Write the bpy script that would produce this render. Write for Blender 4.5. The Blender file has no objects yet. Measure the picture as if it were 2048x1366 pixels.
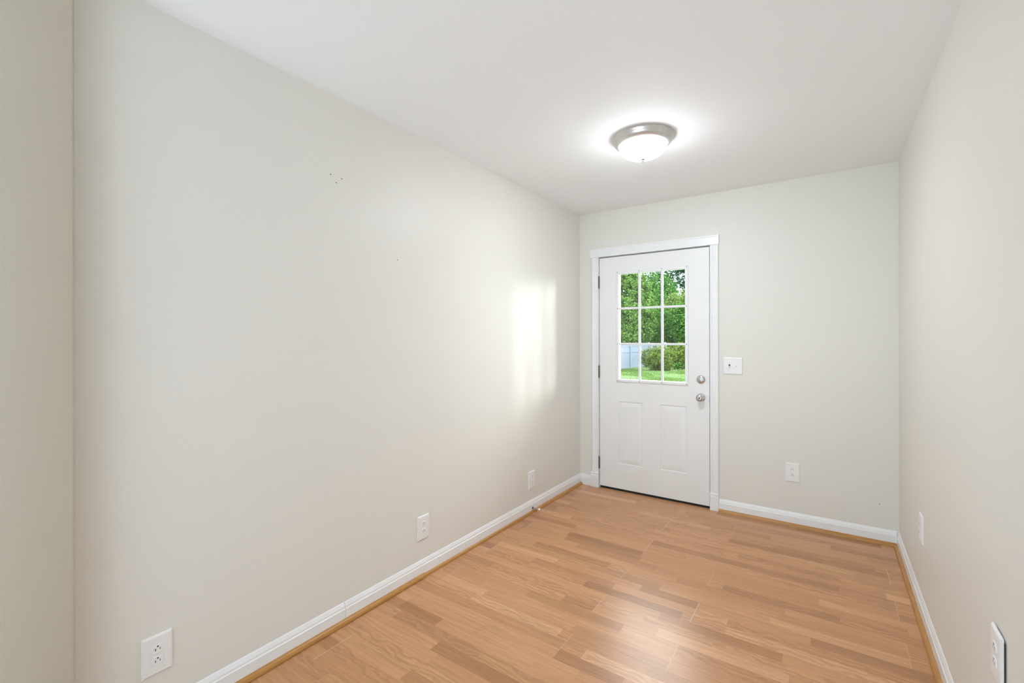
import bpy, bmesh, math, random
import numpy as np
from mathutils import Matrix, Vector

S = bpy.context.scene
C = S.collection
random.seed(7)
PI = math.pi

# ------------------------------------------------------------------ camera
cam_data = bpy.data.cameras.new('camera')
cam_data.sensor_width = 36.0
cam_data.lens = 16.02
cam_data.shift_y = -0.0035
cam_data.clip_start = 0.02
cam_data.clip_end = 300
cam = bpy.data.objects.new('camera', cam_data)
C.objects.link(cam)
cam.matrix_world = (Matrix.Translation((0, 0, 1.3257)) @ Matrix.Rotation(0.6069, 4, 'Z')
                    @ Matrix.Rotation(PI / 2, 4, 'X') @ Matrix.Rotation(-0.002, 4, 'Z'))
S.camera = cam

# ------------------------------------------------------------------ colour management
S.view_settings.view_transform = 'Standard'
S.view_settings.look = 'None'
S.view_settings.gamma = 1.0
S.view_settings.exposure = 0.07
S.cycles.max_bounces = 12
S.cycles.diffuse_bounces = 7
S.cycles.transparent_max_bounces = 12
S.cycles.sample_clamp_indirect = 6.0

# ------------------------------------------------------------------ sky (bright haze, brightest around the veiled sun)
SKY = 6.0
world = bpy.data.worlds.new('world')
S.world = world
world.use_nodes = True
wn, wl = world.node_tree.nodes, world.node_tree.links
wn.clear()
w_out = wn.new('ShaderNodeOutputWorld')
w_bg = wn.new('ShaderNodeBackground')
w_geo = wn.new('ShaderNodeTexCoord')


def w_math(op, a, b):
    nd = wn.new('ShaderNodeMath'); nd.operation = op
    for sck, v in zip(nd.inputs, (a, b)):
        if isinstance(v, bpy.types.NodeSocket):
            wl.new(v, sck)
        else:
            sck.default_value = v
    return nd.outputs[0]


def w_ramp(fac, stops):
    nd = wn.new('ShaderNodeValToRGB')
    wl.new(fac, nd.inputs[0])
    e = nd.color_ramp.elements
    while len(e) < len(stops):
        e.new(0.5)
    for k, (p, c) in zip(e, stops):
        k.position = p
        k.color = tuple(c) + (1,)
    return nd.outputs[0]


w_sep = wn.new('ShaderNodeSeparateXYZ')
wl.new(w_geo.outputs['Generated'], w_sep.inputs[0])
# haze by elevation (0.5 = horizon), ground haze below
w_base = w_ramp(w_math('MULTIPLY_ADD', w_sep.outputs[2], 0.5),
                [(0.40, (0.10, 0.13, 0.09)), (0.485, (0.22, 0.26, 0.22)), (0.515, (0.62, 0.72, 0.86)), (0.60, (1.25, 1.35, 1.45)), (0.80, (1.6, 1.68, 1.75)), (1.0, (1.0, 1.12, 1.35))])
w_base.node.inputs[0].links[0].from_node.inputs[2].default_value = 0.5
w_dot = wn.new('ShaderNodeVectorMath'); w_dot.operation = 'DOT_PRODUCT'
w_dot.inputs[1].default_value = Vector((0.34, 0.74, 0.56)).normalized()
wl.new(w_geo.outputs['Generated'], w_dot.inputs[0])
w_glow = w_ramp(w_dot.outputs['Value'], [(0.60, (0, 0, 0)), (0.90, (0.8, 0.8, 0.8)), (1.0, (1.6, 1.6, 1.58))])
w_up = w_ramp(w_math('MULTIPLY_ADD', w_sep.outputs[2], 8.0), [(0.0, (0, 0, 0)), (1.0, (1, 1, 1))])
w_up.node.inputs[0].links[0].from_node.inputs[2].default_value = 0.4
w_mul = wn.new('ShaderNodeMixRGB'); w_mul.blend_type = 'MULTIPLY'; w_mul.inputs[0].default_value = 1.0
wl.new(w_glow, w_mul.inputs[1]); wl.new(w_up, w_mul.inputs[2])
w_add = wn.new('ShaderNodeMixRGB'); w_add.blend_type = 'ADD'; w_add.inputs[0].default_value = 1.0
wl.new(w_base, w_add.inputs[1]); wl.new(w_mul.outputs[0], w_add.inputs[2])
wl.new(w_add.outputs[0], w_bg.inputs['Color'])
w_bg.inputs['Strength'].default_value = SKY
wl.new(w_bg.outputs[0], w_out.inputs[0])


def light(name, kind, loc, rot, energy, color=(1, 1, 1), **kw):
    d = bpy.data.lights.new(name, kind)
    d.energy = energy
    d.color = color
    for k, v in kw.items():
        setattr(d, k, v)
    o = bpy.data.objects.new(name, d)
    C.objects.link(o)
    o.location = loc
    o.rotation_euler = rot
    return o


# low hazy sun from the right of the yard, slanting through the door's glass onto the left wall
light('sun', 'SUN', (20, 24, 6), Vector((0.70, 0.70, 0.15)).to_track_quat('Z', 'Y').to_euler(), 5.0, (1.0, 0.985, 0.95),
      angle=math.radians(14))
# added soft fill from behind the camera; no window is built there
light('rear_fill_light', 'AREA', (-1.6, -3.5, 1.45), (PI / 2, 0, 0), 22, (0.5, 0.95, 1.0),
      shape='RECTANGLE', size=3.2, size_y=1.7)
# added upward fill behind the camera, lifts the ceiling and walls
light('rear_up_fill_light', 'AREA', (-0.7, -1.75, 0.06), (PI - math.radians(24), 0, 0), 134, (0.66, 0.80, 0.99),
      shape='RECTANGLE', size=2.2, size_y=1.2)
# portal: guides sky sampling through the door's glass
portal = light('door_glass_portal', 'AREA', (-1.206, 3.86, 1.42), (-PI / 2, 0, 0), 1, (1, 1, 1),
               shape='RECTANGLE', size=0.56, size_y=0.92)
portal.data.cycles.is_portal = True
LAMP_EMIT = 108.0

# ------------------------------------------------------------------ room measures
XL, XR, YB, H = -1.8622, 0.3662, 3.769, 2.44
D0, D1, DT = -1.6687, -0.7567, 2.031       # door slab edges and top
YF = 0.3605                                 # where the left wall starts, behind the return wall
XW, YW = -4.6, -3.6                         # far sides of the space behind
T = 0.12


# ------------------------------------------------------------------ node helpers
class NT:
    def __init__(self, name):
        self.m = bpy.data.materials.new(name)
        self.m.use_nodes = True
        self.t = self.m.node_tree
        self.t.nodes.clear()
        self.out = self.t.nodes.new('ShaderNodeOutputMaterial')

    def n(self, typ, **kw):
        nd = self.t.nodes.new('ShaderNode' + typ)
        for k, v in kw.items():
            setattr(nd, k, v)
        return nd

    def put(self, sock, v):
        if isinstance(v, bpy.types.NodeSocket):
            self.t.links.new(v, sock)
        elif v is not None:
            sock.default_value = v

    def math(self, op, a, b=None, c=None):
        nd = self.n('Math', operation=op)
        for s, v in zip(nd.inputs, (a, b, c)):
            self.put(s, v)
        return nd.outputs[0]

    def mix(self, fac, a, b, mode='MIX'):
        nd = self.n('MixRGB', blend_type=mode)
        self.put(nd.inputs[0], fac); self.put(nd.inputs[1], a); self.put(nd.inputs[2], b)
        return nd.outputs[0]

    def noise(self, vec, scale, detail=2.0, rough=0.5, distort=0.0):
        nd = self.n('TexNoise')
        self.put(nd.inputs['Vector'], vec)
        nd.inputs['Scale'].default_value = scale
        nd.inputs['Detail'].default_value = detail
        nd.inputs['Roughness'].default_value = rough
        nd.inputs['Distortion'].default_value = distort
        return nd.outputs[0]

    def ramp(self, fac, stops):
        nd = self.n('ValToRGB')
        self.put(nd.inputs[0], fac)
        e = nd.color_ramp.elements
        while len(e) < len(stops):
            e.new(0.5)
        for k, (p, c) in zip(e, stops):
            k.position = p
            k.color = tuple(c) + (1,) if len(c) == 3 else c
        return nd.outputs[0]

    def coords(self, kind='Object'):
        return self.n('TexCoord').outputs[kind]

    def principled(self, color, rough=0.5, metal=0.0, spec=0.5, bump=None, bump_d=0.001, normal=None, **kw):
        p = self.n('BsdfPrincipled')
        self.put(p.inputs['Base Color'], color if isinstance(color, bpy.types.NodeSocket) else tuple(color) + (1,))
        self.put(p.inputs['Roughness'], rough)
        p.inputs['Metallic'].default_value = metal
        p.inputs['Specular IOR Level'].default_value = spec
        for k, v in kw.items():
            self.put(p.inputs[k.replace('_', ' ')], v)
        if bump is not None:
            b = self.n('Bump')
            b.inputs['Strength'].default_value = 1.0
            b.inputs['Distance'].default_value = bump_d
            self.put(b.inputs['Height'], bump)
            self.t.links.new(b.outputs[0], p.inputs['Normal'])
        self.t.links.new(p.outputs[0], self.out.inputs[0])
        return p


def plain(name, color, rough=0.5, metal=0.0, spec=0.5, vary=0.03, scale=40, bump_d=0.0):
    m = NT(name)
    co = m.coords()
    nz = m.noise(co, scale, 3)
    dark = tuple(c * (1 - vary) for c in color)
    lite = tuple(min(1, c * (1 + vary)) for c in color)
    col = m.ramp(nz, [(0.3, dark), (0.7, lite)])
    m.principled(col, rough, metal, spec, bump=nz if bump_d else None, bump_d=bump_d)
    return m.m


def paint(name, color, rough, peel, waves=0.0):
    m = NT(name)
    co = m.coords()
    fine = m.noise(co, 260, 2, 0.5)
    big = m.noise(co, 2.2, 2, 0.5)
    tone = m.ramp(m.noise(co, 1.1, 2), [(0.3, tuple(c * 0.985 for c in color)), (0.7, color)])
    hgt = m.math('MULTIPLY', fine, peel)
    if waves:
        hgt = m.math('ADD', hgt, m.math('MULTIPLY', big, waves))
    m.principled(tone, rough, 0, 0.3, bump=hgt, bump_d=1.0)
    return m.m


M = {}
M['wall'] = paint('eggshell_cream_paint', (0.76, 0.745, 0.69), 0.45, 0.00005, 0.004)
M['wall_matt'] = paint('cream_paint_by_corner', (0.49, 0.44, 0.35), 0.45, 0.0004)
M['ceiling'] = paint('ceiling_white_paint', (0.88, 0.895, 0.895), 0.8, 0.0001)
M['trim'] = plain('white_gloss_trim_paint', (0.83, 0.84, 0.84), 0.30, vary=0.012, scale=9)
M['door'] = plain('white_door_enamel', (0.82, 0.82, 0.81), 0.32, vary=0.012, scale=5)
M['plastic'] = plain('white_plastic', (0.83, 0.83, 0.82), 0.35, vary=0.01)
M['slot'] = plain('dark_slot', (0.03, 0.028, 0.025), 0.6)
M['scuff'] = plain('grey_scuff', (0.42, 0.40, 0.36), 0.6)
M['black'] = plain('black_rubber', (0.006, 0.006, 0.006), 0.7)
M['weather'] = plain('dark_weatherstrip', (0.03, 0.028, 0.026), 0.8)
M['bronze'] = plain('worn_dark_steel', (0.16, 0.14, 0.125), 0.38, metal=0.9, vary=0.25, scale=160)
M['nickel'] = plain('satin_nickel', (0.62, 0.615, 0.60), 0.22, metal=1.0, vary=0.03, scale=60)
M['pan'] = plain('brushed_nickel_pan', (0.64, 0.62, 0.60), 0.36, metal=0.85, vary=0.05, scale=14)
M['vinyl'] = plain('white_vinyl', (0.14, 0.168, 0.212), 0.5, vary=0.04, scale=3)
M['bark'] = plain('bark', (0.10, 0.075, 0.05), 0.9, vary=0.4, scale=14, bump_d=0.02)


def glass():
    m = NT('clear_pane_glass')
    fr = m.n('Fresnel'); fr.inputs['IOR'].default_value = 1.45
    tr = m.n('BsdfTransparent'); tr.inputs[0].default_value = (0.95, 0.97, 0.96, 1)
    gl = m.n('BsdfGlossy'); gl.inputs['Roughness'].default_value = 0.02
    mx = m.n('MixShader')
    m.t.links.new(fr.outputs[0], mx.inputs[0])
    m.t.links.new(tr.outputs[0], mx.inputs[1]); m.t.links.new(gl.outputs[0], mx.inputs[2])
    m.t.links.new(mx.outputs[0], m.out.inputs[0])
    return m.m


M['glass'] = glass()


def lamp_glass():
    m = NT('lit_alabaster_glass')
    e = m.n('Emission')
    co = m.coords()
    col = m.ramp(m.noise(co, 14, 3, 0.6, 1.0), [(0.3, (0.92, 0.965, 1.05)), (0.7, (0.94, 0.985, 1.07))])
    sp = m.n('SeparateXYZ'); m.put(sp.inputs[0], co)
    # the bulbs sit low in the bowl: its rim glows less than its belly
    deep = m.ramp(m.math('MULTIPLY', sp.outputs[2], -8.0), [(0.42, (0.05, 0.05, 0.05)), (0.68, (0.6, 0.6, 0.6)), (0.95, (1.3, 1.3, 1.3))])
    m.put(e.inputs[0], m.mix(1.0, col, deep, 'MULTIPLY'))
    e.inputs[1].default_value = LAMP_EMIT
    m.t.links.new(e.outputs[0], m.out.inputs[0])
    return m.m


M['lamp_glass'] = lamp_glass()


def oak_trim():
    m = NT('golden_oak_shoe')
    co = m.coords()
    mp = m.n('Mapping'); m.put(mp.inputs['Vector'], co); mp.inputs['Scale'].default_value = (6, 6, 90)
    nz = m.noise(mp.outputs[0], 3.0, 4, 0.6)
    col = m.ramp(nz, [(0.25, (0.37, 0.165, 0.035)), (0.75, (0.54, 0.265, 0.065))])
    m.principled(col, 0.33)
    return m.m


M['oak'] = oak_trim()


def laminate():
    m = NT('oak_strip_laminate')
    co = m.coords()
    sp = m.n('SeparateXYZ'); m.put(sp.inputs[0], co)
    X, Y = sp.outputs[0], sp.outputs[1]
    BW, BL = 0.1896, 1.215
    y0 = 1.645 - BW * 40
    yb = m.math('DIVIDE', m.math('SUBTRACT', Y, y0), BW)
    board = m.math('FLOOR', yb)
    ys = m.math('MULTIPLY', yb, 3.0)
    strip = m.math('FLOOR', ys)
    par = m.math('MODULO', board, 2.0)
    off = m.math('ADD', m.math('MULTIPLY', par, 0.41), -0.943 - BL * 20)
    xb = m.math('DIVIDE', m.math('SUBTRACT', X, off), BL)
    bid = m.math('FLOOR', xb)

    def white(a, b, c):
        cb = m.n('CombineXYZ')
        m.put(cb.inputs[0], a); m.put(cb.inputs[1], b); m.put(cb.inputs[2], c)
        w = m.n('TexWhiteNoise', noise_dimensions='3D')
        m.put(w.inputs['Vector'], cb.outputs[0])
        return w
    ph = white(strip, bid, 3.7).outputs['Value']
    frac = m.math('FRACT', xb)
    cellx = m.math('FLOOR', m.math('ADD', m.math('MULTIPLY', frac, 2.4), ph))
    cid = m.math('ADD', m.math('MULTIPLY', bid, 7.0), cellx)
    wn_ = white(cid, strip, 1.3)
    rnd = wn_.outputs['Value']
    base = m.ramp(rnd, [(0.0, (0.33, 0.150, 0.060)), (0.10, (0.41, 0.195, 0.080)), (0.22, (0.525, 0.265, 0.118)),
                        (0.75, (0.575, 0.300, 0.140)), (0.88, (0.59, 0.312, 0.148)), (1.0, (0.70, 0.405, 0.215))])
    pink = m.mix(m.math('MULTIPLY', wn_.outputs['Color'], 0.5), base, (0.58, 0.285, 0.145, 1))
    # grain, streaked along X, shifted per strip
    sh = m.n('CombineXYZ')
    m.put(sh.inputs[0], m.math('ADD', m.math('MULTIPLY', X, 1.6), m.math('MULTIPLY', rnd, 37)))
    m.put(sh.inputs[1], m.math('ADD', m.math('MULTIPLY', Y, 42), m.math('MULTIPLY', rnd, 91)))
    m.put(sh.inputs[2], strip)
    g1 = m.noise(sh.outputs[0], 2.2, 5, 0.65, 0.8)
    sh2 = m.n('CombineXYZ')
    m.put(sh2.inputs[0], m.math('ADD', m.math('MULTIPLY', X, 9), m.math('MULTIPLY', rnd, 17)))
    m.put(sh2.inputs[1], m.math('MULTIPLY', Y, 260))
    m.put(sh2.inputs[2], strip)
    g2 = m.noise(sh2.outputs[0], 2.0, 3, 0.6)
    # cathedral figure on some strips
    wv = m.n('TexWave', wave_type='BANDS', bands_direction='Y')
    sh3 = m.n('CombineXYZ')
    m.put(sh3.inputs[0], m.math('ADD', m.math('MULTIPLY', X, 3.2), m.math('MULTIPLY', rnd, 53)))
    m.put(sh3.inputs[1], m.math('MULTIPLY', Y, 6))
    m.put(sh3.inputs[2], rnd)
    m.put(wv.inputs['Vector'], sh3.outputs[0])
    wv.inputs['Scale'].default_value = 1.9
    wv.inputs['Distortion'].default_value = 13.0
    wv.inputs['Detail'].default_value = 2.0
    wv.inputs['Detail Scale'].default_value = 1.1
    figure = m.math('MULTIPLY', m.math('GREATER_THAN', ph, 0.62), 0.24)
    c1 = m.mix(1.0, pink, m.ramp(g1, [(0.28, (0.80, 0.77, 0.74)), (0.62, (1.07, 1.07, 1.07))]), 'MULTIPLY')
    c2 = m.mix(1.0, c1, m.ramp(g2, [(0.3, (0.93, 0.92, 0.91)), (0.65, (1.03, 1.03, 1.03))]), 'MULTIPLY')
    c3 = m.mix(figure, c2, m.mix(1.0, c2, m.ramp(wv.outputs[0], [(0.2, (0.45, 0.42, 0.40)), (0.6, (1.1, 1.1, 1.1))]), 'MULTIPLY'))
    # seams between boards (long edges) and pale worn butt joints
    fy = m.math('FRACT', yb)
    edge = m.math('LESS_THAN', m.math('MINIMUM', fy, m.math('SUBTRACT', 1.0, fy)), 0.0035)
    c4 = m.mix(m.math('MULTIPLY', edge, 0.45), c3, (0.20, 0.10, 0.045, 1))
    butt = m.math('LESS_THAN', m.math('MINIMUM', frac, m.math('SUBTRACT', 1.0, frac)), 0.0011)
    worn = m.math('MULTIPLY', m.math('GREATER_THAN', white(board, bid, 9.1).outputs['Value'], 0.6), 0.62)
    c5 = m.mix(m.math('MULTIPLY', butt, worn), c4, (0.72, 0.58, 0.44, 1))
    hgt = m.math('SUBTRACT', m.math('MULTIPLY', g2, 0.00006), m.math('MULTIPLY', m.math('MAXIMUM', edge, butt), 0.0004))
    swell = m.math('MULTIPLY', m.noise(co, 3.0, 2), 0.0016)
    m.principled(c5, 0.29, 0, 0.5, bump=m.math('ADD', hgt, swell), bump_d=1.0)
    return m.m


M['floor'] = laminate()


def leaf(name, c0, c1, c2):
    m = NT(name)
    g = m.n('NewGeometry')
    col = m.ramp(g.outputs['Random Per Island'], [(0.0, c0), (0.55, c1), (1.0, c2)])
    df = m.n('BsdfDiffuse'); m.put(df.inputs[0], col)
    tl = m.n('BsdfTranslucent'); m.put(tl.inputs[0], col)
    mx = m.n('MixShader'); mx.inputs[0].default_value = 0.3
    m.t.links.new(df.outputs[0], mx.inputs[1]); m.t.links.new(tl.outputs[0], mx.inputs[2])
    m.t.links.new(mx.outputs[0], m.out.inputs[0])
    return m.m


M['leaf_fresh'] = leaf('leaf_fresh', (0.0432, 0.1008, 0.0180), (0.0900, 0.1800, 0.0360), (0.1728, 0.2736, 0.0720))
M['leaf_mid'] = leaf('leaf_mid', (0.0202, 0.0648, 0.0122), (0.0540, 0.1404, 0.0245), (0.1080, 0.2232, 0.0432))
M['leaf_dark'] = leaf('leaf_dark', (0.0086, 0.0302, 0.0158), (0.0216, 0.0612, 0.0302), (0.0504, 0.1152, 0.0612))
M['leaf_pale'] = leaf('leaf_pale', (0.0665, 0.1210, 0.0212), (0.1210, 0.1935, 0.0423), (0.2056, 0.2722, 0.0907))
M['leaf_olive'] = leaf('leaf_olive', (0.0363, 0.0665, 0.0109), (0.0877, 0.1331, 0.0242), (0.1572, 0.2056, 0.0484))
M['grass_blade'] = leaf('grass_blade', (0.0421, 0.0842, 0.0168), (0.0758, 0.1320, 0.0281), (0.1179, 0.1797, 0.0505))


def lawn_mat():
    m = NT('lawn_soil_and_turf')
    co = m.coords()
    nz = m.noise(co, 1.4, 6, 0.7)
    col = m.ramp(nz, [(0.3, (0.034, 0.073, 0.016)), (0.55, (0.062, 0.112, 0.026)), (0.8, (0.094, 0.15, 0.04))])
    m.principled(col, 0.9, 0, 0.2, bump=nz, bump_d=0.05)
    return m.m


M['lawn'] = lawn_mat()


# ------------------------------------------------------------------ mesh helpers
def obj(name, bm, mat, parent=None, smooth=False, loc=None):
    me = bpy.data.meshes.new(name)
    bmesh.ops.recalc_face_normals(bm, faces=bm.faces)
    bm.to_mesh(me)
    bm.free()
    for k in (mat if isinstance(mat, (list, tuple)) else [mat]):
        me.materials.append(M[k])
    if smooth:
        for p in me.polygons:
            p.use_smooth = True
        try:
            me.set_sharp_from_angle(angle=math.radians(35))
        except Exception:
            pass
    o = bpy.data.objects.new(name, me)
    C.objects.link(o)
    if parent:
        o.parent = parent
    if loc is not None:
        o.location = loc
    return o


def struct(name, bm, mat, parent=None, smooth=False):
    o = obj(name, bm, mat, parent, smooth)
    if parent is None:
        o['kind'] = 'structure'
    return o


def thing(name, label, cat, loc=(0, 0, 0), rotz=0.0, group=None):
    o = bpy.data.objects.new(name, None)
    o.empty_display_size = 0.05
    C.objects.link(o)
    o.location = loc
    o.rotation_euler = (0, 0, rotz)
    o['label'] = label
    o['category'] = cat
    if group:
        o['group'] = group
    return o


def box(bm, x0, x1, y0, y1, z0, z1, bevel=0.0, seg=2):
    vs = [bm.verts.new(p) for p in ((x0, y0, z0), (x1, y0, z0), (x1, y1, z0), (x0, y1, z0),
                                    (x0, y0, z1), (x1, y0, z1), (x1, y1, z1), (x0, y1, z1))]
    fs = [bm.faces.new([vs[i] for i in f]) for f in
          ((0, 3, 2, 1), (4, 5, 6, 7), (0, 1, 5, 4), (1, 2, 6, 5), (2, 3, 7, 6), (3, 0, 4, 7))]
    if bevel:
        es = set(e for f in fs for e in f.edges)
        bmesh.ops.bevel(bm, geom=list(es), offset=bevel, segments=seg, profile=0.5, affect='EDGES')
    return bm


def boxes(*args, bevel=0.0):
    bm = bmesh.new()
    for a in args:
        box(bm, *a, bevel=bevel)
    return bm


def extrude(pts, A, B, U, V):
    """closed 2-D profile pts (u, v) swept from A to B; U, V are the profile's axes in space"""
    bm = bmesh.new()
    A, B, U, V = map(Vector, (A, B, U, V))
    a = [bm.verts.new(A + U * u + V * v) for u, v in pts]
    b = [bm.verts.new(B + U * u + V * v) for u, v in pts]
    n = len(pts)
    for i in range(n):
        j = (i + 1) % n
        bm.faces.new((a[i], a[j], b[j], b[i]))
    bm.faces.new(a[::-1])
    bm.faces.new(b)
    return bm


def lathe(prof, n=48, axis='Z', bm=None, center=(0, 0, 0)):
    bm = bm or bmesh.new()
    rings = []
    for r, h in prof:
        ring = []
        if r < 1e-6:
            ring = [bm.verts.new((0, 0, h))] * n
        else:
            ring = [bm.verts.new((r * math.cos(2 * PI * k / n), r * math.sin(2 * PI * k / n), h)) for k in range(n)]
        rings.append(ring)
    for a, b in zip(rings, rings[1:]):
        for k in range(n):
            q = []
            for v in (a[k], a[(k + 1) % n], b[(k + 1) % n], b[k]):
                if v not in q:
                    q.append(v)
            if len(q) > 2:
                bm.faces.new(q)
    new = set(v for r in rings for v in r)
    if axis == '-Y':      # lathe axis points to -Y
        R = Matrix.Rotation(PI / 2, 4, 'X')
        for v in new:
            v.co = R @ v.co
    if axis == 'X':
        R = Matrix.Rotation(PI / 2, 4, 'Y')
        for v in new:
            v.co = R @ v.co
    for v in new:
        v.co += Vector(center)
    return bm


# ------------------------------------------------------------------ the room
struct('floor', boxes((XW, XR + T, YW, YB + 0.02, -0.15, 0)), 'floor')
struct('ceiling', boxes((XW - T, XR + T, YW - T, YB + T, H, H + 0.15)), 'ceiling')

wall_left = struct('wall_left', boxes((XL - T, XL, YF, YB + T, 0, H)), 'wall')
# short return wall between the two spaces; its end face is seen at the left edge of the picture
bm = bmesh.new()
XE, r = -1.78, 0.008
YS0, YS1 = 0.20, 0.3605
prof = [(XW, YS1), (XW, YS0)]
prof += [(XE - r + r * math.sin(a), YS0 + r - r * math.cos(a)) for a in [PI / 2 * k / 6 for k in range(7)]]
prof += [(XE - r + r * math.cos(a), YS1 - r + r * math.sin(a)) for a in [PI / 2 * k / 6 for k in range(7)]]
lo = [bm.verts.new((x, y, 0)) for x, y in prof]
hi = [bm.verts.new((x, y, H)) for x, y in prof]
for i in range(len(prof)):
    j = (i + 1) % len(prof)
    bm.faces.new((lo[i], lo[j], hi[j], hi[i]))
bm.faces.new(lo[::-1]); bm.faces.new(hi)
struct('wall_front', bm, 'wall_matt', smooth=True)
struct('wall_right', boxes((XR, XR + T, YW, YB + T, 0, H)), 'wall')
struct('wall_rear', boxes((XW - T, XR + T, YW - T, YW, 0, H)), 'wall')
struct('wall_far_side', boxes((XW - T, XW, YW, YF, 0, H)), 'wall')
# back wall with the door opening
O0, O1, OT = D0 - 0.012, D1 + 0.012, DT + 0.012
wall_back = struct('wall_back', boxes((XL, O0, YB, YB + T, 0, H), (O1, XR, YB, YB + T, 0, H), (O0, O1, YB, YB + T, OT, H)), 'wall')

# baseboards
BB = [(0, 0), (0.0125, 0), (0.0125, 0.064), (0.0095, 0.067), (0.0085, 0.076), (0.0035, 0.089), (0.001, 0.093), (0, 0.093)]
struct('baseboard_left', extrude(BB, (XL, YF + 0.012, 0), (XL, 1.2995, 0), (1, 0, 0), (0, 0, 1)), 'trim')
struct('baseboard_left', extrude(BB, (XL, 1.3015, 0), (XL, YB, 0), (1, 0, 0), (0, 0, 1)), 'trim')
struct('baseboard_right', extrude(BB, (XR, YW + 0.1, 0), (XR, YB, 0), (-1, 0, 0), (0, 0, 1)), 'trim')
struct('baseboard_back', extrude(BB, (-0.689, YB, 0), (XR - 0.0125, YB, 0), (0, -1, 0), (0, 0, 1)), 'trim')
struct('baseboard_back', extrude(BB, (XL + 0.0125, YB, 0), (-1.748, YB, 0), (0, -1, 0), (0, 0, 1)), 'trim')


def quarter(w, h, n=7):
    return [(0, 0)] + [(w * math.cos(a), h * math.sin(a)) for a in [PI / 2 * k / n for k in range(n + 1)]]


bx = XL + 0.0125
struct('trim_1', extrude(quarter(0.018, 0.0195), (bx, YF + 0.012, 0.002), (bx, 1.800, 0.003), (1, 0, 0), (0, 0, 1)), 'oak', smooth=True)
struct('trim_2', extrude(quarter(0.012, 0.017), (bx, 1.801, 0), (bx, 2.962, 0), (1, 0, 0), (0, 0, 1)), 'oak', smooth=True)
struct('trim_3', extrude(quarter(0.018, 0.0195), (bx, 2.964, 0), (bx, YB - 0.0125, 0), (1, 0, 0), (0, 0, 1)), 'oak', smooth=True)
struct('trim_4', extrude(quarter(0.018, 0.0195), (-0.689, YB - 0.0125, 0), (XR - 0.0125, YB - 0.0125, 0), (0, -1, 0), (0, 0, 1)), 'oak', smooth=True)
struct('trim_5', extrude(quarter(0.018, 0.0195), (XR - 0.0125, YF - 1.5, 0), (XR - 0.0125, YB - 0.031, 0), (-1, 0, 0), (0, 0, 1)), 'oak', smooth=True)

# tiny marks in the painted walls
for k, (y, z) in enumerate([(1.235, 2.073), (1.293, 2.069), (1.264, 2.043)]):
    o = obj('nail_hole', lathe([(0.0028, 0.0001), (0.0023, 0.0007), (0.0, 0.0005)], 12, 'X', center=(XL, y, z)), 'slot', wall_left)

sc = obj('scuff_mark', lathe([(0.0045, 0.0001), (0.0035, 0.0004), (0.0, 0.0005)], 12, 'X', center=(XL, 1.627, 1.737)), 'scuff', wall_left)
sc = obj('scuff_mark', lathe([(0.0040, 0.0001), (0.0030, 0.0004), (0.0, 0.0005)], 12, '-Y', center=(0.269, YB, 0.249)), 'scuff', wall_back)

# ------------------------------------------------------------------ door casing
CS = [(0, 0), (0, 0.010), (0.004, 0.0125), (0.010, 0.0125), (0.012, 0.0105), (0.016, 0.0105), (0.018, 0.0135),
      (0.046, 0.0175), (0.054, 0.0175), (0.0615, 0.013), (0.0615, 0)]
c_l, c_r = D0 - 0.006, D1 + 0.006
struct('trim_6', extrude(CS, (c_l - 0.0045, YB, 0.134), (c_l - 0.0045, YB, 2.037), (-1, 0, 0), (0, -1, 0)), 'trim', smooth=False)
struct('trim_7', extrude(CS, (c_r, YB, 0.134), (c_r, YB, 2.037), (1, 0, 0), (0, -1, 0)), 'trim')
HC = [(0, 0), (0, 0.020), (0.002, 0.022), (0.060, 0.022), (0.064, 0.024), (0.074, 0.024), (0.075, 0)]
struct('trim_8', extrude(HC, (-1.7515, YB, 2.037), (-0.6855, YB, 2.037), (0, 0, 1), (0, -1, 0)), 'trim')
PB = [(0, 0), (0, 0.0215), (0.103, 0.0215), (0.108, 0.020), (0.109, 0.0185), (0.115, 0.0185), (0.117, 0.0205), (0.124, 0.0205),
      (0.127, 0.0175), (0.131, 0.0175), (0.134, 0.015), (0.134, 0)]
struct('trim_9', extrude(PB, (-1.748, YB, 0), (c_l - 0.0005, YB, 0), (0, 0, 1), (0, -1, 0)), 'trim')
struct('trim_10', extrude(PB, (c_r, YB, 0), (-0.689, YB, 0), (0, 0, 1), (0, -1, 0)), 'trim')
# jamb liners with dark weatherstrip, and the sill
J = 0.0085
struct('trim_11', boxes((O0, O0 + J - 0.004, YB, YB + T, 0, OT), (O1 - J + 0.004, O1, YB, YB + T, 0, OT), (O0, O1, YB, YB + T, OT - J + 0.004, OT)), 'trim')
ws = struct('trim_12', boxes((O0 + J - 0.004, D0 + 0.012, YB + 0.048, YB + 0.10, 0, OT - J + 0.004),
                             (D1 - 0.012, O1 - J + 0.004, YB + 0.048, YB + 0.10, 0, OT - J + 0.004),
                             (D0 + 0.012, D1 - 0.012, YB + 0.048, YB + 0.10, DT - 0.012, OT - J + 0.004)), 'weather')

# ------------------------------------------------------------------ the door
WX0, WX1, WZ0, WZ1 = -1.494, -0.930, 0.957, 1.885   # cut-out in the slab
PANELS = [(-1.497, -1.284, 0.235, 0.776), (-1.137, -0.928, 0.241, 0.776)]
OFFS = [0.0, 0.004, 0.010, 0.016, 0.040]
DEPTH = [0.0, 0.004, 0.0045, 0.0028, -0.0003]


def door_depth(x, z):
    for a, b, c, d in PANELS:
        if a - 1e-6 <= x <= b + 1e-6 and c - 1e-6 <= z <= d + 1e-6:
            e = min(x - a, b - x, z - c, d - z)
            return float(np.interp(e, OFFS, DEPTH))
    return 0.0


def grid(bounds, offs):
    s = set(bounds)
    return s


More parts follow.
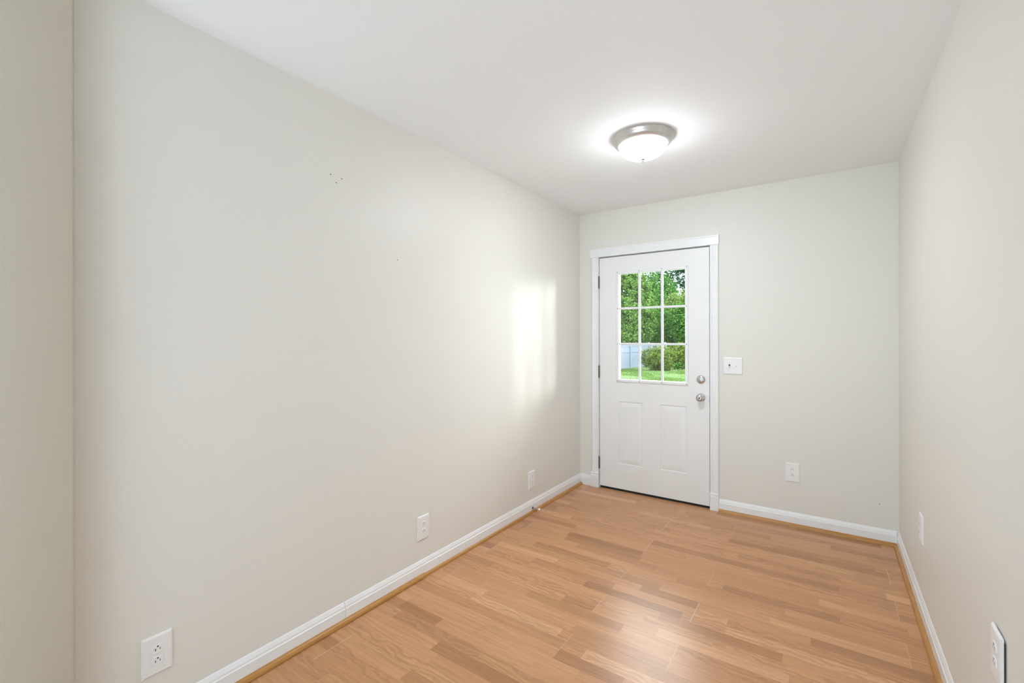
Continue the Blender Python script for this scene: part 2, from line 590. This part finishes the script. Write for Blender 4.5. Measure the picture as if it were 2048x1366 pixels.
DB = 0.019
xs = {D0, D1, WX0, WX1}
zs = {DB, DT - 0.003, WZ0, WZ1}
for a, b, c, d in PANELS:
    for o_ in OFFS:
        xs |= {a + o_, b - o_}
        zs |= {c + o_, d - o_}
xs, zs = sorted(xs), sorted(zs)
bm = bmesh.new()
gv = {}
for i, x in enumerate(xs):
    for j, z in enumerate(zs):
        gv[i, j] = bm.verts.new((x, YB + door_depth(x, z), z))
in_win = lambda x, z: WX0 < x < WX1 and WZ0 < z < WZ1
for i in range(len(xs) - 1):
    for j in range(len(zs) - 1):
        if not in_win((xs[i] + xs[i + 1]) / 2, (zs[j] + zs[j + 1]) / 2):
            a, b, c, d = gv[i, j], gv[i + 1, j], gv[i + 1, j + 1], gv[i, j + 1]
            # split the corner cells of a panel along the mitre
            if abs((a.co.y + c.co.y) - (b.co.y + d.co.y)) > 1e-6:
                if abs(a.co.y - c.co.y) > abs(b.co.y - d.co.y):
                    bm.faces.new((a, b, c)); bm.faces.new((a, c, d))
                else:
                    bm.faces.new((a, b, d)); bm.faces.new((b, c, d))
            else:
                bm.faces.new((a, b, c, d))
ret = bmesh.ops.extrude_face_region(bm, geom=bm.faces[:])
for e in ret['geom']:
    if isinstance(e, bmesh.types.BMVert):
        e.co.y = YB + 0.040
door = struct('door_1', bm, 'door')

# glazing frame, raised on the slab
def ring(bm, x0, x1, z0, z1, steps):
    """nested rectangular loops: steps = (inset, y)"""
    loops = []
    for ins, y in steps:
        loops.append([bm.verts.new(p) for p in ((x0 + ins, y, z0 + ins), (x1 - ins, y, z0 + ins), (x1 - ins, y, z1 - ins), (x0 + ins, y, z1 - ins))])
    for a, b in zip(loops, loops[1:]):
        for k in range(4):
            bm.faces.new((a[k], a[(k + 1) % 4], b[(k + 1) % 4], b[k]))
    return bm


FX0, FX1, FZ0, FZ1 = -1.5135, -0.9105, 0.9415, 1.9005
bm = ring(bmesh.new(), FX0, FX1, FZ0, FZ1,
          [(0.0, YB), (0.001, YB - 0.004), (0.006, YB - 0.009), (0.020, YB - 0.010), (0.026, YB - 0.008), (0.0265, YB + 0.0135), (0.0195, YB + 0.0135)])
wf = obj('window_frame', bm, 'trim', door)
GX0, GX1, GZ0, GZ1 = FX0 + 0.0265, FX1 - 0.0265, FZ0 + 0.0265, FZ1 - 0.0265
vx = [-1.309, -1.1195]
hz = [1.272, 1.577]
MP = [(-0.009, 0.0125), (-0.009, -0.001), (-0.005, -0.006), (0.005, -0.006), (0.009, -0.001), (0.009, 0.0125)]
for x in vx:
    obj('muntin', extrude(MP, (x, YB, GZ0), (x, YB, GZ1), (1, 0, 0), (0, 1, 0)), 'trim', wf)
for z in hz:
    zs_ = [GX0] + vx + [GX1]
    bm = bmesh.new()
    for a, b in zip(zs_, zs_[1:]):
        t = extrude(MP, (a + (0.007 if a != GX0 else 0), YB, z), (b - (0.007 if b != GX1 else 0), YB, z), (0, 0, 1), (0, 1, 0))
        me = bpy.data.meshes.new('tmp'); t.to_mesh(me); t.free(); bm.from_mesh(me); bpy.data.meshes.remove(me)
    obj('muntin', bm, 'trim', wf)
for x, z in [(-1.4995, 1.889), (-1.309, 1.889), (-1.1195, 1.889), (-0.9245, 1.889), (-1.4995, 1.577), (-0.9245, 1.577),
             (-1.4995, 1.272), (-0.9245, 1.272), (-1.4995, 0.9535), (-1.309, 0.9535), (-1.1195, 0.9535), (-0.9245, 0.9535)]:
    obj('screw', lathe([(0.0034, -0.002), (0.0034, 0.0006), (0.0, 0.0009)], 10, '-Y', center=(x, YB - 0.0097, z)), 'slot', wf)
# exterior side of the glazing frame
bm = ring(bmesh.new(), FX0, FX1, FZ0, FZ1, [(0.0, YB + 0.040), (0.003, YB + 0.043), (0.022, YB + 0.043), (0.0260, YB + 0.036), (0.0260, YB + 0.019), (0.0195, YB + 0.019)])
obj('window_frame_outside', bm, 'trim', door)
obj('window_pane', boxes((WX0 + 0.001, WX1 - 0.001, YB + 0.0140, YB + 0.0185, WZ0 + 0.001, WZ1 - 0.001)), 'glass', door)

# sweep: black rubber below the slab with torn upper edge
obj('door_sweep', boxes((D0 + 0.001, D1 - 0.001, YB + 0.002, YB + 0.042, 0.001, DB + 0.0005)), 'black', door)
# hinges
for z in (1.817, 1.024, 0.221):
    bm = bmesh.new()
    for k in range(5):
        z0 = z - 0.051 + k * 0.0206
        lathe([(0, z0), (0.0062, z0), (0.0066, z0 + 0.001), (0.0066, z0 + 0.0186), (0.0062, z0 + 0.0196), (0, z0 + 0.0196)], 14, bm=bm, center=(D0 - 0.004, YB - 0.005, 0))
    for zz, s in ((z - 0.055, 1), (z + 0.052, 1)):
        lathe([(0, zz), (0.0045, zz), (0.0045, zz + 0.004), (0, zz + 0.004)], 12, bm=bm, center=(D0 - 0.004, YB - 0.005, 0))
    h = obj('hinge', bm, 'bronze', door, smooth=True)
# deadbolt
DKX = -0.819
db = obj('deadbolt', lathe([(0.0325, 0), (0.0325, 0.004), (0.031, 0.008), (0.027, 0.013), (0.018, 0.016), (0.0, 0.017)], 40, '-Y', center=(DKX, YB, 0.998)), 'nickel', door, smooth=True)
bm = bmesh.new()
box(bm, -0.016, 0.016, -0.033, -0.015, -0.005, 0.005, bevel=0.003)
tt = obj('thumb_turn', bm, 'nickel', db, smooth=True, loc=(DKX, YB, 0.998))
tt.rotation_euler = (0, math.radians(12), 0)
# knob: rosette, neck, ball with a lock button
kn = obj('door_knob', lathe([(0.0325, 0), (0.0325, 0.003), (0.030, 0.007), (0.021, 0.010), (0.014, 0.013), (0.0125, 0.024),
                             (0.016, 0.029), (0.0235, 0.034), (0.0275, 0.042), (0.0285, 0.049), (0.0265, 0.056), (0.021, 0.0615),
                             (0.0145, 0.064), (0.0135, 0.063), (0.0125, 0.0605), (0.0, 0.0605)], 40, '-Y', center=(DKX, YB, 0.857)), 'nickel', door, smooth=True)
obj('lock_button', lathe([(0.0085, 0.055), (0.0085, 0.066), (0.0075, 0.0675), (0, 0.0675)], 24, '-Y', center=(DKX, YB, 0.857)), 'bronze', kn, smooth=True)
# step outside the door
struct('ground_step', boxes((O0 - 0.3, O1 + 0.3, YB + T + 0.001, YB + T + 1.1, -0.65, -0.12)), 'trim')

# ------------------------------------------------------------------ ceiling lamp
LX, LY = -0.846, 2.498
lamp = thing('ceiling_light', 'round flush ceiling light with lit white glass bowl and brushed nickel rim', 'ceiling light', (LX, LY, H))
obj('pan', lathe([(0, -0.0005), (0.164, -0.0005), (0.167, -0.003), (0.167, -0.007), (0.163, -0.011), (0.162, -0.016), (0.158, -0.020),
                  (0.156, -0.026), (0.150, -0.036), (0.141, -0.044), (0.134, -0.047), (0.1315, -0.046), (0.130, -0.040), (0, -0.040)], 96), 'pan', lamp, smooth=True)
dome = [(0.1295, -0.043), (0.1290, -0.049), (0.1255, -0.058)]
for k in range(1, 15):
    a = k / 14.0
    dome.append((0.1255 * math.cos(a * PI / 2) ** 1.12 if k < 14 else 0.0, -0.058 - 0.064 * math.sin(a * PI / 2)))
obj('glass_bowl', lathe(dome, 72), 'lamp_glass', lamp, smooth=True)
obj('finial', lathe([(0.0, -0.120), (0.0125, -0.1215), (0.0130, -0.124), (0.010, -0.127), (0.0065, -0.130), (0.0075, -0.133), (0.005, -0.1365), (0, -0.137)], 28), 'nickel', lamp, smooth=True)


# ------------------------------------------------------------------ wall plates (built facing -Y at the origin, back at y = 0)
def plate_bm(w, h, t=0.007):
    bm = bmesh.new()
    st = [(0.0, 0.0), (0.0, -0.0025), (0.0025, -0.0055), (0.006, -t), ]
    loops = []
    for ins, y in st:
        loops.append([bm.verts.new(p) for p in ((-w / 2 + ins, y, -h / 2 + ins), (w / 2 - ins, y, -h / 2 + ins), (w / 2 - ins, y, h / 2 - ins), (-w / 2 + ins, y, h / 2 - ins))])
    for a, b in zip(loops, loops[1:]):
        for k in range(4):
            bm.faces.new((a[k], a[(k + 1) % 4], b[(k + 1) % 4], b[k]))
    bm.faces.new(loops[-1]); bm.faces.new(loops[0][::-1])
    return bm


def recept_bm():
    """round-sided receptacle face with flat top and bottom"""
    bm = bmesh.new()
    pts = []
    R, hh = 0.0172, 0.0142
    a0 = math.asin(hh / R)
    for k in range(13):
        a = -a0 + 2 * a0 * k / 12
        pts.append((R * math.cos(a), R * math.sin(a)))
    for k in range(13):
        a = PI - a0 + 2 * a0 * k / 12
        pts.append((R * math.cos(a), R * math.sin(a)))
    lo_ = [bm.verts.new((x, -0.0062, z)) for x, z in pts]
    mi_ = [bm.verts.new((x, -0.0085, z)) for x, z in pts]
    hi_ = [bm.verts.new((x * 0.95, -0.0092, z * 0.95)) for x, z in pts]
    n = len(pts)
    for a, b in ((lo_, mi_), (mi_, hi_)):
        for i in range(n):
            bm.faces.new((a[i], a[(i + 1) % n], b[(i + 1) % n], b[i]))
    bm.faces.new(hi_)
    return bm


def make_outlet(name, label):
    t = thing(name, label, 'outlet', group='electrical outlets')
    obj('cover_plate', plate_bm(0.086, 0.132), 'plastic', t)
    for z in (0.0195, -0.0195):
        rc = obj('receptacle', recept_bm(), 'plastic', t, loc=(0, 0, z))
        obj('slot', boxes((-0.0075, -0.0053, -0.0094, -0.0090, -0.0042, 0.0040)), 'slot', rc, loc=(0, 0, 0))
        obj('slot', boxes((0.0053, 0.0072, -0.0094, -0.0090, -0.0034, 0.0034)), 'slot', rc)
        obj('slot', lathe([(0.0026, 0.0090), (0.0026, 0.0094), (0, 0.0094)], 12, '-Y', center=(0, 0, 0.0092)), 'slot', rc)
    obj('screw', lathe([(0.0032, 0.0062), (0.0030, 0.0078), (0, 0.0082)], 14, '-Y'), 'plastic', t)
    return t


def copy_tree(o, parent=None):
    c = o.copy()
    C.objects.link(c)
    if parent:
        c.parent = parent
    for ch in list(o.children):
        copy_tree(ch, c)
    return c


outlet = make_outlet('outlet', 'white duplex outlet in the foreground of the left wall, nearest the outside corner')
outlet.location = (XL, 0.578, 0.263); outlet.rotation_euler = (0, 0, PI / 2)
for loc, rz, lab in [((XL, 1.806, 0.270), PI / 2, 'white duplex outlet halfway along the left wall above the baseboard'),
                     ((XL, 2.937, 0.245), PI / 2, 'white duplex outlet at the far end of the left wall above the door stop'),
                     ((-0.2085, YB, 0.373), 0, 'white duplex outlet on the back wall right of the door'),
                     ((XR, 2.905, 0.412), -PI / 2, 'white cover plate on the right wall nearest the back corner, seen almost edge-on'),
                     ((XR, 1.690, 0.498), -PI / 2, 'white cover plate on the right wall in the lower right foreground, standing off the wall')]:
    o = copy_tree(outlet)
    o.location = loc
    o.rotation_euler = (0, 0, rz)
    o['label'] = lab
    if 'standing off' in lab:
        o.location.x -= 0.0045
        obj('gap_shade', boxes((-0.038, 0.038, 0.0002, 0.0043, -0.063, 0.050)), 'slot', o)  # dark block put in as the shade of the gap behind the plate

sw = thing('light_switch', 'white double toggle switch plate on the back wall beside the door', 'light switch', (-0.591, YB, 1.111))
obj('cover_plate', plate_bm(0.132, 0.128), 'plastic', sw)
for x, up, mat in ((-0.023, -1, 'slot'), (0.023, 1, 'plastic')):
    b = obj('toggle_well', boxes((x - 0.0055, x + 0.0055, -0.0074, -0.0064, -0.0125, 0.0125)), mat, sw)
    bm = boxes((-0.0042, 0.0042, -0.014, 0.0, -0.0045, 0.0045), bevel=0.001)
    tg = obj('toggle', bm, 'plastic', b, loc=(x, -0.0066, 0.004 * up))
    tg.rotation_euler = (math.radians(-28 * up), 0, 0)
for x in (-0.023, 0.023):
    for z in (-0.030, 0.030):
        obj('screw', lathe([(0.0030, 0.0062), (0.0028, 0.0076), (0, 0.0079)], 12, '-Y', center=(x, 0, z)), 'plastic', sw)

# ------------------------------------------------------------------ door stop on the left baseboard
ds = thing('door_stop', 'small metal door stop with white rubber tip screwed to the left baseboard', 'door stop', (XL + 0.0125, 2.935, 0.034))
obj('mount', lathe([(0.0, 0.0), (0.0095, 0.0), (0.0095, 0.003), (0.006, 0.006), (0, 0.006)], 20, 'X'), 'bronze', ds, smooth=True)
bm = bmesh.new()
n, turns, R = 260, 13, 0.0042
prev = None
for k in range(n + 1):
    a = 2 * PI * turns * k / n
    cx = 0.004 + 0.050 * k / n
    c = Vector((cx, R * math.cos(a), R * math.sin(a)))
    rad = Vector((0, math.cos(a), math.sin(a)))
    ringv = [bm.verts.new(c + 0.0013 * (rad * math.cos(b) + Vector((1, 0, 0)) * math.sin(b))) for b in [2 * PI * q / 5 for q in range(5)]]
    if prev:
        for q in range(5):
            bm.faces.new((prev[q], prev[(q + 1) % 5], ringv[(q + 1) % 5], ringv[q]))
    prev = ringv
obj('spring', bm, 'nickel', ds, smooth=True)
obj('rubber_tip', lathe([(0, 0.050), (0.0065, 0.050), (0.0085, 0.054), (0.0085, 0.063), (0.006, 0.067), (0, 0.068)], 20, 'X'), 'plastic', ds, smooth=True)

# ------------------------------------------------------------------ outdoors
GZ = -0.65
rng = np.random.default_rng(11)


def mesh_np(name, verts, faces, mat, parent=None):
    me = bpy.data.meshes.new(name)
    nv, nf = len(verts), len(faces)
    k = faces.shape[1]
    me.vertices.add(nv)
    me.vertices.foreach_set('co', verts.astype(np.float32).ravel())
    me.loops.add(nf * k)
    me.loops.foreach_set('vertex_index', faces.astype(np.int32).ravel())
    me.polygons.add(nf)
    me.polygons.foreach_set('loop_start', np.arange(0, nf * k, k, dtype=np.int32))
    me.update(calc_edges=True)
    me.materials.append(M[mat])
    o = bpy.data.objects.new(name, me)
    C.objects.link(o)
    if parent:
        o.parent = parent
    return o


def unit(n):
    v = rng.normal(size=(n, 3))
    return v / np.linalg.norm(v, axis=1)[:, None]


def foliage(name, radii, zc, n_clump, per, leaf_size, mat, parent, shape='ellipsoid', clump=0.22, grow=1.7):
    """leaf quads in clumps over an ellipsoid or cone crown centred on the thing's axis at height zc"""
    rx, ry, rz = radii
    n_clump = int(n_clump * grow); leaf_size *= 0.8
    d = unit(n_clump)
    if shape == 'cone':
        t = rng.random(n_clump) ** 0.75           # 0 top .. 1 bottom
        a = rng.random(n_clump) * 2 * PI
        rr = np.clip(t * 1.3 + 0.16, 0, 1) ** 0.7 * (0.35 + 0.65 * rng.random(n_clump) ** 0.5)
        cen = np.stack([rx * rr * np.cos(a), ry * rr * np.sin(a), rz * (1 - 2 * t)], 1)
        nor = np.stack([np.cos(a), np.sin(a), np.full(n_clump, 0.35)], 1)
    else:
        rr = 0.30 + 0.72 * rng.random(n_clump) ** 0.45
        cen = d * rr[:, None] * np.array([rx, ry, rz])
        nor = d
    csz = clump * min(rx, rz) * (0.6 + 0.8 * rng.random(n_clump))
    N = n_clump * per
    off = unit(N) * (rng.random(N) ** 0.5)[:, None]
    ci = np.repeat(np.arange(n_clump), per)
    P = cen[ci] + off * csz[ci][:, None]
    nn = nor[ci] * 0.8 + off * 0.7 + unit(N) * 0.7 + np.array([0, 0, 0.35])
    nn /= np.linalg.norm(nn, axis=1)[:, None]
    u = np.cross(nn, unit(N)); u /= np.linalg.norm(u, axis=1)[:, None]
    v = np.cross(nn, u)
    s = leaf_size * (0.6 + 0.8 * rng.random(N))[:, None]
    verts = np.stack([P - u * s * 0.75, P + v * s * 0.42 + nn * s * 0.08, P + u * s * 0.75, P - v * s * 0.42 + nn * s * 0.08], 1).reshape(-1, 3)
    verts[:, 2] += zc
    faces = np.arange(N * 4).reshape(-1, 4)
    return mesh_np(name, verts, faces, mat, parent)


def trunk(h, r, parent):
    bm = lathe([(r * 1.35, -0.15), (r, 0.3), (r * 0.8, h * 0.6), (r * 0.3, h), (0, h + 0.01)], 10)
    for v in bm.verts:
        v.co.x += 0.06 * math.sin(v.co.z * 1.3)
    return obj('trunk', bm, 'bark', parent, smooth=True)


def plant(name, label, cat, x, y, radii, zc, n, per, ls, mat, th=None, group=None, **kw):
    t = thing(name, label, cat, (x, y, GZ), 0, group)
    foliage('foliage', radii, zc, n, per, ls, mat, t, **kw)
    trunk(th if th else zc, max(0.05, 0.05 * radii[0]), t)
    return t


# lawn: the strip of yard seen through the glass
bm = bmesh.new()
nx, ny = 44, 60
lv = {}
for i in range(nx + 1):
    for j in range(ny + 1):
        t = j / ny
        y = 5.0 + 85 * t
        x = (-4.5 - 0.78 * (y - 5.0)) + (i / nx) * (3.7 + 0.60 * (y - 5.0) + 1.5)
        lv[i, j] = bm.verts.new((x, y, GZ + 0.03 * math.sin(x * 1.7) * math.cos(y * 1.3)))
for i in range(nx):
    for j in range(ny):
        bm.faces.new((lv[i, j], lv[i + 1, j], lv[i + 1, j + 1], lv[i, j + 1]))
ground = struct('ground', bm, 'lawn', smooth=True)
# grass blades where the lawn shows
N = 60000
gy = 17.5 + 13 * rng.random(N) ** 1.2
gx = -0.34 * gy + (rng.random(N) - 0.5) * 0.30 * gy
keep = np.ones(N, bool)
for bx_, by_, rx_, ry_ in ((-8.45, 27.6, 1.15, 1.05), (-7.95, 31.6, 1.65, 1.25), (-7.45, 29.5, 1.1, 0.6)):
    keep &= ((gx - bx_) / rx_) ** 2 + ((gy - by_) / ry_) ** 2 > 1
keep &= gx > -10.586 + 0.1317 * (gy - 28.685) + 0.2      # stays in front of the fence
gx, gy = gx[keep], gy[keep]
N = len(gx)
P = np.stack([gx, gy, np.full(N, GZ - 0.02)], 1)
u = unit(N); u[:, 2] = 0
tip = unit(N) * 0.05; tip[:, 2] = 0.04 + 0.045 * rng.random(N)
verts = np.stack([P - u * 0.011, P + u * 0.011, P + tip], 1).reshape(-1, 3)
gr = mesh_np('grass', verts, np.arange(N * 3).reshape(-1, 3), 'grass_blade')
gr['kind'] = 'stuff'; gr['label'] = 'green mown lawn seen through the lower door panes'; gr['category'] = 'grass'

# vinyl fence
fdir = Vector((0.353, 2.68, 0)).normalized()
f0 = Vector((-10.586, 28.685, GZ))
fence = thing('vinyl_fence', 'white vinyl privacy fence with capped posts behind the lawn', 'fence', f0, math.atan2(fdir.y, fdir.x))
SP = 2.70
FH = 1.50
for k in range(-2, 3):
    x = k * SP
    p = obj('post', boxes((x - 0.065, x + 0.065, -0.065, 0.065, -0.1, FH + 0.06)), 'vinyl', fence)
    bm = lathe([(0.105, FH + 0.06), (0.105, FH + 0.085), (0.0, FH + 0.16)], 4)
    for v in bm.verts:
        v.co.x, v.co.y = (v.co.x - v.co.y) * 0.7071, (v.co.x + v.co.y) * 0.7071
        v.co.x += x
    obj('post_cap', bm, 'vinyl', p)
    if k < 2:
        bm = bmesh.new()
        for q in range(14):
            a = x + 0.07 + q * (SP - 0.14) / 14
            box(bm, a, a + (SP - 0.14) / 14 - 0.006, -0.012, 0.012, 0.05, FH - 0.02)
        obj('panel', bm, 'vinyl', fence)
        for z in (0.06, FH - 0.43, FH - 0.05):
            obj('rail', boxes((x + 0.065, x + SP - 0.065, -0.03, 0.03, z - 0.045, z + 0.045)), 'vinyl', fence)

plant('bush', 'rounded yellow-green bush in front of the fence, centre of the lower door panes', 'bush', -8.45, 27.6, (1.05, 0.9, 0.78), 0.70, 170, 36, 0.072, 'leaf_olive', 0.7)
plant('bush', 'wide leafy bush behind the rounded one, at the right of the lower door panes', 'bush', -7.95, 31.6, (1.5, 1.1, 0.82), 0.74, 190, 36, 0.082, 'leaf_olive', 0.7)
plant('bush', 'low dark green shrub at the foot of the wide bush', 'bush', -7.45, 29.5, (0.95, 0.45, 0.20), 0.20, 90, 26, 0.06, 'leaf_mid', 0.2)
plant('tree', 'tall pale green arborvitae behind the fence in the left door panes', 'tree', -13.2, 35.3, (2.1, 1.4, 4.0), 3.85, 560, 46, 0.115, 'leaf_fresh', 5.0, clump=0.16, grow=2.1)
plant('tree', 'unseen broad green shade tree right of the panes, added to shade the fence', 'tree', -4.1, 36.2, (2.9, 1.6, 3.2), 3.3, 300, 40, 0.15, 'leaf_mid', 3.0, clump=0.16)  # out-of-view tree added to keep the low sun off the fence
plant('tree', 'large rounded green tree filling the upper centre door pane', 'tree', -15.0, 48.1, (2.85, 2.1, 4.35), 4.4, 480, 44, 0.14, 'leaf_mid', 5.5, clump=0.14)
plant('tree', 'large green tree far across the lawn, right of the shade tree', 'tree', -3.2, 52.0, (4.6, 2.4, 4.2), 4.3, 360, 40, 0.2, 'leaf_mid', 4.0, clump=0.16)
plant('tree', 'yellow-green broadleaf tree at the right of the upper door panes', 'tree', -11.1, 44.2, (2.1, 1.3, 2.3), 4.0, 260, 40, 0.13, 'leaf_pale', 3.0, clump=0.2)
plant('tree', 'dense dark-bottomed green tree in the middle right door pane', 'tree', -9.5, 37.3, (1.75, 1.0, 1.9), 2.75, 280, 40, 0.12, 'leaf_mid', 2.0, clump=0.2)
plant('tree', 'deep green leafy tree in the middle centre door pane', 'tree', -12.75, 40.8, (1.55, 1.0, 2.3), 2.8, 280, 40, 0.12, 'leaf_mid', 2.0, clump=0.2)
plant('tree', 'distant dark tree with sky gaps in the upper right door pane', 'tree', -15.0, 62.2, (4.6, 3.2, 4.8), 8.7, 360, 30, 0.25, 'leaf_dark', 10.0, clump=0.16, grow=1.0)
plant('tree', 'distant dark tree behind the arborvitae tops, upper left door pane', 'tree', -25.5, 73.4, (5.6, 3.2, 5.4), 9.4, 360, 30, 0.25, 'leaf_dark', 10.0, clump=0.16, grow=1.0)
